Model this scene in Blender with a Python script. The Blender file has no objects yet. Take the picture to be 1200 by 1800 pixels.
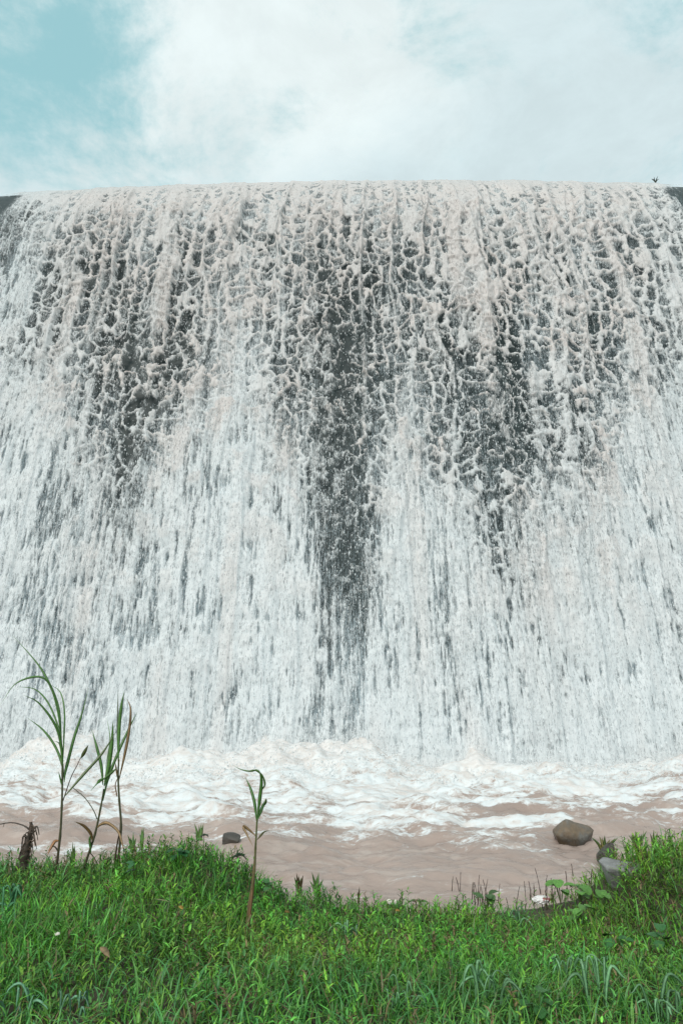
import bpy, math, random
import numpy as np
from mathutils import Vector

sc = bpy.context.scene
COL = sc.collection
R = math.radians
random.seed(7)
RNG = np.random.default_rng(11)

# ------------------------------------------------------------------ camera
CAM = np.array([0.0, 0.0, 1.7]); PITCH = R(11.8); F = 1200.0
cam_d = bpy.data.cameras.new("camera"); cam = bpy.data.objects.new("camera", cam_d); COL.objects.link(cam)
cam.location = CAM; cam.rotation_euler = (R(90) + PITCH, 0, 0)
cam_d.sensor_fit = 'VERTICAL'; cam_d.sensor_height = 36; cam_d.lens = 24
cam_d.clip_end = 2000; cam_d.clip_start = 0.05
sc.camera = cam

# ------------------------------------------------------------------ world, sun, exposure
SUN_EL, SUN_AZ = R(40), R(205)          # azimuth: compass-like, 0 = +Y, clockwise
w = bpy.data.worlds.new("World"); sc.world = w; w.use_nodes = True
nt = w.node_tree; nt.nodes.clear()
def N(tree, typ, **kw):
    n = tree.nodes.new(typ)
    for k, v in kw.items():
        if k.startswith('i_'):
            key = k[2:]
            n.inputs[int(key) if key.isdigit() else key.replace('_', ' ')].default_value = v
        else: setattr(n, k, v)
    return n
def L(tree, a, b): tree.links.new(a, b)
def dirpx(X, Y):
    xc, yc = (X - 600) / F, (900 - Y) / F
    v = np.array([xc, math.cos(PITCH) - yc * math.sin(PITCH), math.sin(PITCH) + yc * math.cos(PITCH)])
    return v / np.linalg.norm(v)
out = N(nt, 'ShaderNodeOutputWorld'); bg = N(nt, 'ShaderNodeBackground'); L(nt, bg.outputs[0], out.inputs[0])
sky = N(nt, 'ShaderNodeTexSky', sky_type='NISHITA', sun_disc=False, sun_elevation=SUN_EL, sun_rotation=SUN_AZ,
        air_density=1.0, dust_density=1.0, ozone_density=1.0)
bg.inputs[1].default_value = 0.1
tc = N(nt, 'ShaderNodeTexCoord')
def math_(tree, op, a, b=None, c=None, clamp=False):
    n = N(tree, 'ShaderNodeMath', operation=op); n.use_clamp = clamp
    for i, v in enumerate((a, b, c)):
        if v is None: continue
        if isinstance(v, (int, float)): n.inputs[i].default_value = v
        else: L(tree, v, n.inputs[i])
    return n.outputs[0]
def noise(tree, vec, scale, detail=6, rough=.55, dist=0.0, dims='3D'):
    n = N(tree, 'ShaderNodeTexNoise', noise_dimensions=dims); n.inputs['Scale'].default_value = scale
    n.inputs['Detail'].default_value = detail; n.inputs['Roughness'].default_value = rough
    n.inputs['Distortion'].default_value = dist
    L(tree, vec, n.inputs['Vector']); return n.outputs['Fac']
def mapr(tree, v, a, b, c=0.0, d=1.0, smooth=True):
    n = N(tree, 'ShaderNodeMapRange'); n.interpolation_type = 'SMOOTHSTEP' if smooth else 'LINEAR'
    L(tree, v, n.inputs[0])
    for i, x in enumerate((a, b, c, d)): n.inputs[i + 1].default_value = x
    return n.outputs[0]
def mixc(tree, f, a, b, mode='MIX'):
    n = N(tree, 'ShaderNodeMix', data_type='RGBA', blend_type=mode)
    if isinstance(f, (int, float)): n.inputs[0].default_value = f
    else: L(tree, f, n.inputs[0])
    for i, v in ((6, a), (7, b)):
        if isinstance(v, tuple): n.inputs[i].default_value = (*v, 1) if len(v) == 3 else v
        else: L(tree, v, n.inputs[i])
    return n.outputs[2]
def mapping(tree, vec, scale=(1, 1, 1), loc=(0, 0, 0), rot=(0, 0, 0)):
    m = N(tree, 'ShaderNodeMapping'); m.inputs['Scale'].default_value = scale; m.inputs['Location'].default_value = loc
    m.inputs['Rotation'].default_value = rot
    L(tree, vec, m.inputs['Vector']); return m.outputs[0]
gen = tc.outputs['Generated']
v1 = mapping(nt, gen, (1, 1, 1.7), (3.1, 0.4, 1.0))
n1 = noise(nt, v1, 3.2, 10, .66, .25)
n2 = noise(nt, mapping(nt, gen, (1, 1, 1.5), (7, 2, 4)), 1.5, 4, .5, .2)
def near(px, width):
    d = dirpx(*px); dot = N(nt, 'ShaderNodeVectorMath', operation='DOT_PRODUCT')
    L(nt, gen, dot.inputs[0]); dot.inputs[1].default_value = tuple(d)
    return mapr(nt, dot.outputs['Value'], math.cos(R(width)), 1.0)
gap = math_(nt, 'ADD', math_(nt, 'MULTIPLY', near((10, 50), 10), .29), math_(nt, 'MULTIPLY', near((170, 130), 5), .16))
gap = math_(nt, 'ADD', gap, math_(nt, 'MULTIPLY', near((1230, -30), 7), .40))
gap = math_(nt, 'ADD', gap, math_(nt, 'MULTIPLY', near((385, 275), 5), .17))
gap = math_(nt, 'ADD', gap, math_(nt, 'MULTIPLY', near((800, 30), 6), .10))
cl = math_(nt, 'SUBTRACT', math_(nt, 'MULTIPLY_ADD', n1, 2.4, -.72), gap)
mask = mapr(nt, cl, .0, .56)
elev = N(nt, 'ShaderNodeSeparateXYZ'); L(nt, gen, elev.inputs[0])
lowsky = mapr(nt, elev.outputs[2], .80, .55, 0, .14)
grey = mapr(nt, math_(nt, 'ADD', math_(nt, 'ADD', math_(nt, 'MULTIPLY_ADD', n1, .5, math_(nt, 'MULTIPLY_ADD', n2, 1.0, -.25)), lowsky), math_(nt, 'MULTIPLY', near((1150, 130), 24), .20)), .42, .68)
cloud = mixc(nt, grey, (8.3, 9.25, 9.3), (6.7, 8.0, 8.3))
wisp = mapr(nt, noise(nt, v1, 6.5, 8, .65, .3), .3, .7, .93, 1.05)
cloud = mixc(nt, 1.0, cloud, wisp, 'MULTIPLY')
blue = mixc(nt, 1.0, sky.outputs[0], (1.55, 1.75, 1.25), 'MULTIPLY')
blue = mixc(nt, .72, blue, (4.1, 7.4, 7.9))
skyc = mixc(nt, mask, blue, cloud)
L(nt, skyc, bg.inputs[0])

sun_d = bpy.data.lights.new("sun", 'SUN'); sun = bpy.data.objects.new("sun", sun_d); COL.objects.link(sun)
sun_d.energy = 2.1; sun_d.angle = R(14); sun_d.color = (1.0, .96, .9)
sd = Vector((math.sin(SUN_AZ) * math.cos(SUN_EL), math.cos(SUN_AZ) * math.cos(SUN_EL), math.sin(SUN_EL)))
sun.rotation_euler = sd.to_track_quat('Z', 'Y').to_euler()
sc.view_settings.view_transform = 'Standard'; sc.view_settings.look = 'None'
sc.view_settings.exposure = 0.0; sc.view_settings.gamma = 1.0
sc.render.engine = 'CYCLES'
sc.cycles.max_bounces = 6; sc.cycles.transparent_max_bounces = 12; sc.cycles.diffuse_bounces = 3
sc.cycles.use_denoising = True

# ------------------------------------------------------------------ helpers
def tag(o, label=None, cat=None, group=None, kind=None):
    if label: o['label'] = label
    if cat: o['category'] = cat
    if group: o['group'] = group
    if kind: o['kind'] = kind
    return o
def link(name, me, mat=None, parent=None):
    o = bpy.data.objects.new(name, me); COL.objects.link(o)
    if mat is not None: me.materials.append(mat)
    if parent is not None: o.parent = parent
    return o
def mesh_np(name, co, faces, smooth=True, attrs=None):
    """co (n,3); faces (m,3|4) int array; attrs {name: per-vertex float or (n,3) colour}"""
    me = bpy.data.meshes.new(name); co = np.asarray(co, np.float32); faces = np.asarray(faces, np.int32)
    k = faces.shape[1]; m = len(faces)
    me.vertices.add(len(co)); me.vertices.foreach_set('co', co.ravel())
    me.loops.add(m * k); me.loops.foreach_set('vertex_index', faces.ravel())
    me.polygons.add(m); me.polygons.foreach_set('loop_start', np.arange(0, m * k, k, dtype=np.int32))
    me.polygons.foreach_set('loop_total', np.full(m, k, np.int32))
    me.polygons.foreach_set('use_smooth', np.full(m, smooth, bool))
    for a, v in (attrs or {}).items():
        v = np.asarray(v, np.float32)
        if v.ndim == 1:
            at = me.attributes.new(a, 'FLOAT', 'POINT'); at.data.foreach_set('value', v)
        else:
            at = me.attributes.new(a, 'FLOAT_VECTOR', 'POINT'); at.data.foreach_set('vector', v.ravel())
    me.update(); me.validate()
    return me
def grid_faces(nr, nc):
    i = np.arange(nr * nc).reshape(nr, nc)
    return np.stack([i[:-1, :-1], i[:-1, 1:], i[1:, 1:], i[1:, :-1]], -1).reshape(-1, 4)
def compact(co, faces, attrs):
    used = np.zeros(len(co), bool); used[faces.ravel()] = True
    idx = np.cumsum(used) - 1
    return co[used], idx[faces], {k: v[used] for k, v in attrs.items()}
_T = np.random.default_rng(3).random((8, 256, 256)).astype(np.float32)
def vn(x, y, seed=0):
    """value noise 0..1"""
    t = _T[seed % 8]; x = x + seed * 17.3; y = y + seed * 31.7
    xi = np.floor(x).astype(np.int64); yi = np.floor(y).astype(np.int64)
    fx = x - xi; fy = y - yi; fx = fx * fx * fx * (fx * (fx * 6 - 15) + 10); fy = fy * fy * fy * (fy * (fy * 6 - 15) + 10)
    a = t[yi & 255, xi & 255]; b = t[yi & 255, (xi + 1) & 255]; c = t[(yi + 1) & 255, xi & 255]; d = t[(yi + 1) & 255, (xi + 1) & 255]
    return a + (b - a) * fx + (c - a) * fy + (a - b - c + d) * fx * fy
def fbm(x, y, octv=4, seed=0, gain=.5):
    s = 0; amp = 1; tot = 0
    for i in range(octv):
        s = s + amp * vn(x * 2 ** i, y * 2 ** i, seed + i); tot += amp; amp *= gain
    return s / tot
def sst(a, b, x):
    t = np.clip((x - a) / (b - a), 0, 1); return t * t * (3 - 2 * t)
def worley_v(x, y, seed=0, jx_=.5, jy_=1.0):
    """cells stacked in wandering upright columns; also returns how upright the nearest border is"""
    g = np.random.default_rng(100 + seed); jx = g.random((128, 128)); jy = g.random((128, 128)); hid = g.random((128, 128)); ph = g.random(128)
    xi = np.floor(x).astype(np.int64)
    f1 = np.full(x.shape, 9.); f2 = f1.copy(); h = np.zeros(x.shape); ax = h.copy(); ay = h.copy(); bx = h.copy(); by = h.copy()
    for dx in (-1, 0, 1):
        cx = xi + dx; yo = y + ph[cx & 127] * 7; yi = np.floor(yo).astype(np.int64)
        for dy in (-1, 0, 1):
            cy = yi + dy; k = (cy & 127, cx & 127)
            px = cx + .5 + (jx[k] - .5) * jx_ - x; py = cy + .5 + (jy[k] - .5) * jy_ - yo; d = np.hypot(px, py)
            n1_ = d < f1; n2_ = (d < f2) & ~n1_
            bx = np.where(n1_, ax, np.where(n2_, px, bx)); by = np.where(n1_, ay, np.where(n2_, py, by))
            f2 = np.where(n1_, f1, np.where(n2_, d, f2))
            ax = np.where(n1_, px, ax); ay = np.where(n1_, py, ay); h = np.where(n1_, hid[k], h); f1 = np.where(n1_, d, f1)
    ex, ey = bx - ax, by - ay
    return f1, f2, h, np.abs(ex) / (np.hypot(ex, ey) + 1e-6)
def worley(x, y, seed=0, jit=.9):
    g = np.random.default_rng(100 + seed); jx = g.random((128, 128)); jy = g.random((128, 128)); hid = g.random((128, 128))
    xi = np.floor(x).astype(np.int64); yi = np.floor(y).astype(np.int64)
    f1 = np.full(x.shape, 9.); f2 = f1.copy(); h = np.zeros(x.shape)
    for dy in (-1, 0, 1):
        for dx in (-1, 0, 1):
            cx, cy = xi + dx, yi + dy; k = (cy & 127, cx & 127)
            d = np.hypot(cx + .5 + (jx[k] - .5) * jit - x, cy + .5 + (jy[k] - .5) * jit - y)
            nearer = d < f1
            f2 = np.where(nearer, f1, np.minimum(f2, d)); h = np.where(nearer, hid[k], h); f1 = np.where(nearer, d, f1)
    return f1, f2, h
def project(p):
    q = p - CAM
    fw = q[..., 1] * math.cos(PITCH) + q[..., 2] * math.sin(PITCH)
    up = -q[..., 1] * math.sin(PITCH) + q[..., 2] * math.cos(PITCH)
    return 600 + F * q[..., 0] / fw, 900 - F * up / fw
def at(X, Y, y):
    """the point of the place seen at photo pixel X, Y on the upright plane at distance y"""
    d = dirpx(X, Y); t = y / d[1]; return CAM + d * t

def mat(name):
    m = bpy.data.materials.new(name); m.use_nodes = True; t = m.node_tree
    return m, t, t.nodes['Principled BSDF'], t.nodes['Material Output']
def attr(t, name, out='Fac'): return N(t, 'ShaderNodeAttribute', attribute_name=name).outputs[out]
def bump(t, h, b, strength=.5, dist=.02):
    n = N(t, 'ShaderNodeBump'); n.inputs['Strength'].default_value = strength; n.inputs['Distance'].default_value = dist
    L(t, h, n.inputs['Height']); L(t, n.outputs[0], b.inputs['Normal']); return n

# ------------------------------------------------------------------ spillway profile
WATER_Z = -1.0
S_MAX = 27.0
_s = np.linspace(0, S_MAX, 2701); _th = R(76.5) * sst(-1.0, 9.0, _s) ** .85
_y = -np.concatenate([[0], np.cumsum(np.cos(_th[:-1]) * .01)]); _z = -np.concatenate([[0], np.cumsum(np.sin(_th[:-1]) * .01)])
k0 = int(np.argmin(np.abs(_th - R(37.6)))); _y += 23.5 - _y[k0]; _z += 19.8 - _z[k0]
S_CREST = _s[k0]; S_FOOT = float(np.interp(-WATER_Z, -_z, _s))
def face(u, s, off=0.0):
    y = np.interp(s, _s, _y) + .0028 * (u - 3.5) ** 2; z = np.interp(s, _s, _z); th = np.interp(s, _s, _th)
    return np.stack([u + 0 * s, y - np.sin(th) * off, z + np.cos(th) * off], -1)

# ------------------------------------------------------------------ dam
m_dam, t, b, o_ = mat("wet_concrete")
g = N(t, 'ShaderNodeTexCoord').outputs['Object']
stain = noise(t, mapping(t, g, (1.6, .3, .16)), 1.0, 6, .6)
grain = noise(t, g, 7.0, 6, .65)
c = mixc(t, mapr(t, stain, .3, .7), (.006, .016, .018), (.017, .034, .036))
c = mixc(t, mapr(t, grain, .35, .7), c, (.014, .028, .027))
L(t, c, b.inputs['Base Color']); b.inputs['Roughness'].default_value = .5; b.inputs['Specular IOR Level'].default_value = .35
bump(t, grain, b, .5, .05)
us = np.linspace(-34, 34, 137); ss = np.concatenate([np.linspace(0, 9, 50), np.linspace(9.5, S_MAX, 30)])
U, S = np.meshgrid(us, ss)
# shutter lifts: each pour of concrete stands a little proud of the one above
lift = .02 * ((S / 1.6) % 1.0)
P = face(U, S, -.02 + lift)
back = face(us, np.zeros_like(us), -.02); up_ = back.copy(); up_[:, 1] += 3.5; dn = up_.copy(); dn[:, 2] = -6; dn2 = P[-1].copy(); dn2[:, 2] = -6
P = np.concatenate([dn[None], up_[None], P, dn2[None]]); nr, nc = P.shape[:2]
fc = grid_faces(nr, nc)
ids = np.arange(nr * nc).reshape(nr, nc)
dam = link("spillway_dam", mesh_np("spillway_dam", P.reshape(-1, 3), fc, True), m_dam)
tag(dam, "tall dark wet concrete spillway wall with water pouring down its sloping face", "dam")

# ------------------------------------------------------------------ how much water runs where (survey of the face, by eye)
XS = np.arange(0, 1201, 100); YS = np.array([350, 420, 500, 600, 700, 800, 900, 1000, 1100, 1200, 1300])
COV = np.array([
 [.05,.85,.97,.97,.95,.95,.92,.92,.97,.97,.97,.92,.30],
 [.42,.66,.74,.80,.78,.78,.66,.66,.82,.88,.88,.84,.6],
 [.70,.52,.52,.58,.70,.66,.48,.52,.66,.74,.78,.72,.7],
 [.80,.60,.44,.46,.74,.58,.42,.42,.52,.60,.66,.62,.64],
 [.86,.72,.44,.52,.80,.62,.50,.66,.40,.42,.66,.66,.78],
 [.86,.76,.46,.64,.84,.76,.60,.80,.56,.36,.60,.80,.86],
 [.84,.62,.55,.78,.86,.84,.80,.86,.76,.55,.72,.86,.86],
 [.84,.74,.72,.86,.86,.86,.84,.88,.74,.66,.86,.86,.80],
 [.74,.58,.82,.86,.88,.88,.84,.86,.74,.76,.86,.86,.70],
 [.72,.70,.80,.82,.88,.88,.84,.82,.72,.82,.86,.84,.76],
 [.74,.82,.78,.88,.88,.88,.84,.88,.82,.84,.88,.88,.82]])
WEB = np.array([
 [0,1,1,1,1,1,1,1,1,1,1,1,0],
 [0,.8,1,1,.9,1,1,1,1,1,1,1,.7],
 [0,.8,1,1,.7,1,1,1,1,1,1,.95,.6],
 [0,.8,1,1,.5,1,1,.9,1,1,1,.9,.6],
 [0,.6,1,.9,.35,.9,.9,.6,1,1,.95,.7,.3],
 [0,.4,.9,.5,.2,.6,.8,.35,.8,.9,.8,.4,.1],
 [0,.0,.35,.15,.1,.25,.5,.15,.25,.4,.3,.15,.1],
 [0,.0,.2,.1,0,.1,.4,.1,.2,.4,.35,.2,0],
 [.1,.1,.15,.1,.1,.1,.3,.1,.15,.2,.2,.15,.1],
 [.05]*13, [0]*13])
def lookup(T, X, Y):
    X = np.clip(X, 0, 1199.9); Y = np.clip(Y, YS[0], YS[-1] - .1)
    i = (X // 100).astype(int); fx = X / 100 - i; j = np.searchsorted(YS, Y, side='right') - 1
    fy = (Y - YS[j]) / (YS[j + 1] - YS[j]); fx = fx * fx * (3 - 2 * fx)
    return gapcut(T, X, Y, fx, fy, i, j)
def gapcut(T, X, Y, fx, fy, i, j):
    v = (T[j, i] * (1 - fx) + T[j, i + 1] * fx) * (1 - fy) + (T[j + 1, i] * (1 - fx) + T[j + 1, i + 1] * fx) * fy
    if T is COV:      # the dry strip left of the middle, and two shorter ones
        v = v - np.exp(-np.abs((X - 597) / np.interp(Y, [900, 1200], [54, 42])) ** 3.5) * np.interp(Y, [430, 560, 700, 980, 1060, 1130, 1200, 1340], [0, .20, .36, .70, .60, .30, .14, .22])
        v = v - .25 * np.exp(-np.abs((X - 885) / 40) ** 3) * np.exp(-np.abs((Y - 720) / 95) ** 3)
    return v

# ------------------------------------------------------------------ falling water
uc = np.concatenate([np.linspace(-30, -14.6, 60), np.linspace(-14.5, 14.5, 1000), np.linspace(14.6, 30, 60)])
sr = np.concatenate([np.linspace(0, S_CREST - .5, 12), np.linspace(S_CREST - .45, S_FOOT + .4, 745)])
U, S = np.meshgrid(uc, sr)
BP = face(U, S); PX, PY = project(BP)
wx = (fbm(U * .5, S * .25, 3, 1) - .5); wy = (fbm(U * .5 + 9, S * .25, 3, 2) - .5)
cov = lookup(COV, PX + wx * 60, PY + wy * 90); web = lookup(WEB, PX + wx * 120, PY + wy * 120)
dep = S - S_CREST                                   # metres below the crest line
top = 1 - sst(.9, 3.7 + 1.6 * (fbm(U * .7, S * .1, 3, 4) - .5) * 2, dep)     # unbroken sheet rolling over the crest
# web of ropes and films
warpx = (fbm(U * 1.1, S * .8, 4, 3) - .5) * 1.3; warpy = (fbm(U * 1.1 + 40, S * .8, 4, 5) - .5) * 1.3
wqx = (fbm(U * 3.6, S * 2.8, 5, 6, .62) - .5) * .36; wqy = (fbm(U * 3.6 + 7, S * 2.8, 5, 2, .62) - .5) * .34
f1, f2, hid, upr = worley_v((U + warpx * .5 + wqx) / .43, (S + warpy * .7 + wqy) / .60, 1)
g1, g2, hid2 = worley((U + warpx * .7 + wqx) / .31, (S + warpy * .7 + wqy) / .40, 2)
k1, k2, hid3 = worley((U + warpx * .5 + 2 * wqx) / .15, (S + warpy * .5 + 2 * wqy) / .21, 3)
e1 = f2 - f1; e2 = g2 - g1; e3 = k2 - k1
need = np.clip(cov, 0, 1); needs0 = need; need = np.clip(need + .10 * web * (1 - need) * sst(.15, .4, need), 0, 1)
brk = sst(3.5, 11, dep)
tn = fbm(U * 1.7, S * 1.2, 3, 6)
wid = (.02 + .40 * need ** 1.9 * (.25 + 1.5 * tn)) * (.45 + .95 * upr ** 2)
rn = fbm(U * 1.05 + 1.0 * (fbm(U * .3, S * .35, 2, 7) - .5), S * .06, 2, 2)
rope = sst(.095, .02, np.abs(rn - .5)) * sst(.3, 1.4, dep)
rn3 = fbm(U * 4.2 + .7 * (fbm(U * .9, S * .6, 2, 6) - .5), S * .16, 2, 1)
rope3 = sst(.07, .02, np.abs(rn3 - .5)) * sst(.4, .6, fbm(U * 1.3, S * .6, 3, 7))
rn2 = fbm(U * 2.3 + .8 * (fbm(U * .6, S * .5, 2, 5) - .5), S * .10, 2, 4)
rope2 = sst(.07, .01, np.abs(rn2 - .5))
ropeon = sst(.22, .46, fbm(U * .9, S * .45, 3, 0) + .12 * (need - .4))
edge = 1 - sst(wid, wid + .10, e1)
inner = (1 - sst(.07, .20, e2)) * sst(.30, .50, hid)
finei = (1 - sst(.06, .25, e3)) * sst(.45, .6, hid2)
film_p = sst(1.05 - need * 1.15, 1.35 - need * 1.15, hid * .7 + .3 * fbm(U, S * .5, 2, 3))
filmtex = fbm(U * 3, S * 2.2, 5, 5)
hi = sst(6.5, 3.0, dep)
film_p = np.maximum(film_p, hi * sst(.12, .3, hid * .6 + .4 * need))
film = film_p * (.20 + .30 * hi + .50 * sst(.3, .72, filmtex)) * sst(9, 3, dep) ** .5 * (1 - .3 * sst(0, .5, e1))
a_web = np.maximum.reduce([edge, inner * (.40 + .45 * need), finei * (.22 + .4 * need) * sst(4, 9, dep), film, rope * ropeon * (.5 + .5 * need), rope2 * ropeon * .8 * need, rope3 * (.3 + .5 * need)])
crumble = .6 * fbm(U * 6, S * 4.5, 4, 6) + .4 * fbm(U * 1.6, S * 1.2, 3, 1)
a_web = a_web * sst(.00 + .33 * brk, .16 + .40 * brk, crumble + .25 * (need - .3))
# falling spray: long streaks with clumps in them
st1 = fbm(U * 1.8, S * .16, 3, 1); st2 = fbm(U * 9 + wx, S * .45, 3, 3); st3 = fbm(U * 15, S * 1.6, 3, 5)
clump = fbm(U * 1.7 + warpx, S * 1.3 + warpy, 5, 7)
st4 = fbm(U * 21, S * 3, 2, 2)
st5 = fbm(U * 13 + wx, S * .6, 3, 7)
spr = .20 * st1 + .16 * st2 + .32 * st3 + .30 * clump + .40 * (st4 - .5) + .30 * (st5 - .5) + .04
need_s = np.where(need > .6, need, .6 - (.6 - need) * 1.15)
a_spr = sst(-.12, .17, spr - .555 + .52 * (need_s - .42)) * (.6 + .4 * need)
alpha = np.maximum(a_web * sst(.0, .5, web), a_spr * sst(1.0, .30, web))
shd = .62 + .38 * np.maximum(rope, rope2) + .35 * (fbm(U * 3, S * 1.0, 4, 3) - .5)
sheet = top * np.clip(shd, 0, 1) * sst(.30, .52, need + .25 * (st2 - .5))
alpha = np.maximum(alpha, sheet)
alpha = np.maximum(alpha, sst(S_FOOT - 3.6 + 2.6 * fbm(U * 1.2, S * .3, 3, 3), S_FOOT + .2, S) * .9)
alpha = np.clip(alpha, 0, 1) * (.845 + .05 * top)
# warm = thick muddy water; cool = torn white spray
solid = np.maximum(edge, rope * ropeon) * sst(.2, .6, web)
warm = np.clip(.95 * sst(3.5, -.5, dep) + .12 * web + .6 * solid * sst(16, 5, dep) + .9 * sst(.54, .68, clump) * sst(24, 5, dep) + .35 * sst(.55, .75, st1), 0, 1)
warm *= sst(.1, .75, alpha)
warm *= np.interp(PX, [0, 60, 140, 1080, 1200], [.15, .3, 1, 1, .35])
low = sst(.8, 4.0, dep)
thick = low * (alpha * (.06 + .10 * web * .6 * (sst(.35, 0, e1) * (1 - top) + rope * ropeon)) + .04 * (st3 - .5) + .10 * (clump - .4) * (1 - top) + .04 * rope2 * ropeon)
ribs = (.10 * sst(.16, 0, np.abs(rn - .5)) + .05 * sst(.12, 0, np.abs(rn2 - .5))) * sst(-1.5, 3.0, dep) * (1 - .6 * brk)
off = .05 + np.clip(dep, 0, 8) * .022 + thick + ribs + .08 * low * (fbm(U * 1.3, S * .5, 3, 2) - .5)
off = off + .10 * (fbm(U * 1.4, S * .5, 4, 1) - .5) * (.35 + low)
CO = face(U, S, off).reshape(-1, 3); A = alpha.ravel()
fc = grid_faces(*U.shape)
keep = A[fc].max(1) > .05
co, fc, at_ = compact(CO, fc[keep], {'alpha': A, 'warm': warm.ravel(),
      'face_uv': np.stack([U, S, 0 * U], -1).reshape(-1, 3)})
n_fall = len(fc)
m_fall, t, b, o_ = mat("falling_water")
uv = attr(t, 'face_uv', 'Vector'); al = attr(t, 'alpha'); wm = attr(t, 'warm')
fine = noise(t, mapping(t, uv, (30, 5.0, 1)), 1.0, 5, .85, .15)
fine2 = noise(t, mapping(t, uv, (11, 8, 1)), 1.0, 6, .72, .4)
tot = math_(t, 'ADD', math_(t, 'MULTIPLY', fine, .65), math_(t, 'MULTIPLY', fine2, .35))
a2 = math_(t, 'ADD', al, math_(t, 'MULTIPLY', math_(t, 'SUBTRACT', tot, .5), 3.6))
a3 = mapr(t, a2, .16, .80, smooth=False)
a3 = math_(t, 'MULTIPLY', a3, mapr(t, al, .0, .12))
a3 = math_(t, 'MULTIPLY', a3, .97)
cc = mixc(t, wm, (.90, .935, .95), (.90, .815, .78))
cc = mixc(t, mapr(t, fine, .35, .65, .0, .35), cc, (.93, .93, .93))
L(t, cc, b.inputs['Base Color']); b.inputs['Roughness'].default_value = .24
b.inputs['IOR'].default_value = 1.33; b.inputs['Specular IOR Level'].default_value = .5
b.inputs['Subsurface Weight'].default_value = 0
bump(t, tot, b, .3, .04)
tl = N(t, 'ShaderNodeBsdfTranslucent'); L(t, cc, tl.inputs[0])
mx = N(t, 'ShaderNodeMixShader'); mx.inputs[0].default_value = .3; L(t, b.outputs[0], mx.inputs[1]); L(t, tl.outputs[0], mx.inputs[2])
tr = N(t, 'ShaderNodeBsdfTransparent'); mx2 = N(t, 'ShaderNodeMixShader')
L(t, a3, mx2.inputs[0]); L(t, tr.outputs[0], mx2.inputs[1]); L(t, mx.outputs[0], mx2.inputs[2]); L(t, mx2.outputs[0], o_.inputs[0])
fall = link("falling_water", mesh_np("falling_water", co, fc, True, at_), m_fall)
tag(fall, "white and beige water falling in a torn web over the dam face", "waterfall", kind='structure')

# thin veil of fine spray running close to the concrete, behind the torn web
uv_ = np.concatenate([np.linspace(-30, -14.6, 10), np.linspace(-14.5, 14.5, 260), np.linspace(14.6, 30, 10)]); sv = np.linspace(S_CREST, S_FOOT + .4, 220)
U2, S2 = np.meshgrid(uv_, sv); B2 = face(U2, S2); PX2, PY2 = project(B2)
wx2 = (fbm(U2 * .5, S2 * .25, 3, 1) - .5) * 60
c2_ = lookup(COV, PX2 + wx2, PY2); w2_ = lookup(WEB, PX2 + wx2, PY2); d2_ = S2 - S_CREST
veil = np.clip(.0 + .52 * c2_ ** 1.3 * (1 - w2_) + .22 * w2_ * sst(.5, .9, c2_) + .10 * sst(6, 16, d2_) + .5 * (fbm(U2 * 1.4, S2 * .3, 4, 6) - .5) * sst(.1, .5, c2_), 0, .85) * sst(0, .5, c2_ + .1)
vm = mesh_np("spray_veil", face(U2, S2, .035 + .02 * fbm(U2 * 2, S2, 2, 2)).reshape(-1, 3), grid_faces(*U2.shape), True, {'alpha': veil.ravel(), 'face_uv': np.stack([U2, S2, 0 * U2], -1).reshape(-1, 3)})
m_veil, t, b, o_ = mat("spray_veil")
uv = attr(t, 'face_uv', 'Vector'); al = attr(t, 'alpha')
fa = noise(t, mapping(t, uv, (26, 2.2, 1)), 1.0, 4, .6, .1); fb_ = noise(t, mapping(t, uv, (30, 13, 1), (5, 0, 0)), 1.0, 4, .75, .1)
a_ = math_(t, 'ADD', al, math_(t, 'MULTIPLY', math_(t, 'SUBTRACT', fa, .5), 1.6)); a_ = math_(t, 'ADD', a_, math_(t, 'MULTIPLY', math_(t, 'SUBTRACT', fb_, .5), 1.7))
a_ = math_(t, 'MULTIPLY', mapr(t, a_, .05, 1.0, smooth=False), mapr(t, al, 0, .1)); a_ = math_(t, 'MULTIPLY', a_, .92)
b.inputs['Base Color'].default_value = (.66, .76, .81, 1); b.inputs['Roughness'].default_value = .5
tr = N(t, 'ShaderNodeBsdfTransparent'); mx2 = N(t, 'ShaderNodeMixShader')
L(t, a_, mx2.inputs[0]); L(t, tr.outputs[0], mx2.inputs[1]); L(t, b.outputs[0], mx2.inputs[2]); L(t, mx2.outputs[0], o_.inputs[0])
tag(link("spray_veil", vm, m_veil), "thin grey-white veil of spray close to the dark dam face", "spray", kind='stuff')

# ------------------------------------------------------------------ spray: single drops and threads thrown clear of the sheet
m_spray, t, b, o_ = mat("spray_drops")
b.inputs['Base Color'].default_value = (.84, .87, .88, 1); b.inputs['Roughness'].default_value = .35
def drops(pos, ln, wd, dirv):
    n = len(pos); a = RNG.random(n) * 6.283
    e1_ = np.stack([np.cos(a), np.sin(a) * .6, 0 * a], -1) * wd[:, None]
    e2_ = np.stack([-np.sin(a), np.cos(a), 0 * a], -1) * wd[:, None]
    d = dirv * ln[:, None]
    V = np.stack([pos - d * .35, pos + e1_, pos - e1_ * .6 + e2_, pos - e1_ * .6 - e2_, pos + d * .65], 1)
    f = np.array([[0, 1, 2], [0, 2, 3], [0, 3, 1], [4, 2, 1], [4, 3, 2], [4, 1, 3]])
    return V.reshape(-1, 3), (f[None] + (np.arange(n) * 5)[:, None, None]).reshape(-1, 3)
nd = 75000
du = RNG.uniform(-14, 14, nd); ds = S_CREST + 1.5 + (S_FOOT - S_CREST - 1.5) * RNG.random(nd) ** .8
dp = face(du, ds); dX, dY = project(dp); dc = lookup(COV, dX, dY); dw = lookup(WEB, dX, dY)
clus = fbm(du * 1.2, ds * .5, 3, 4)
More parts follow.
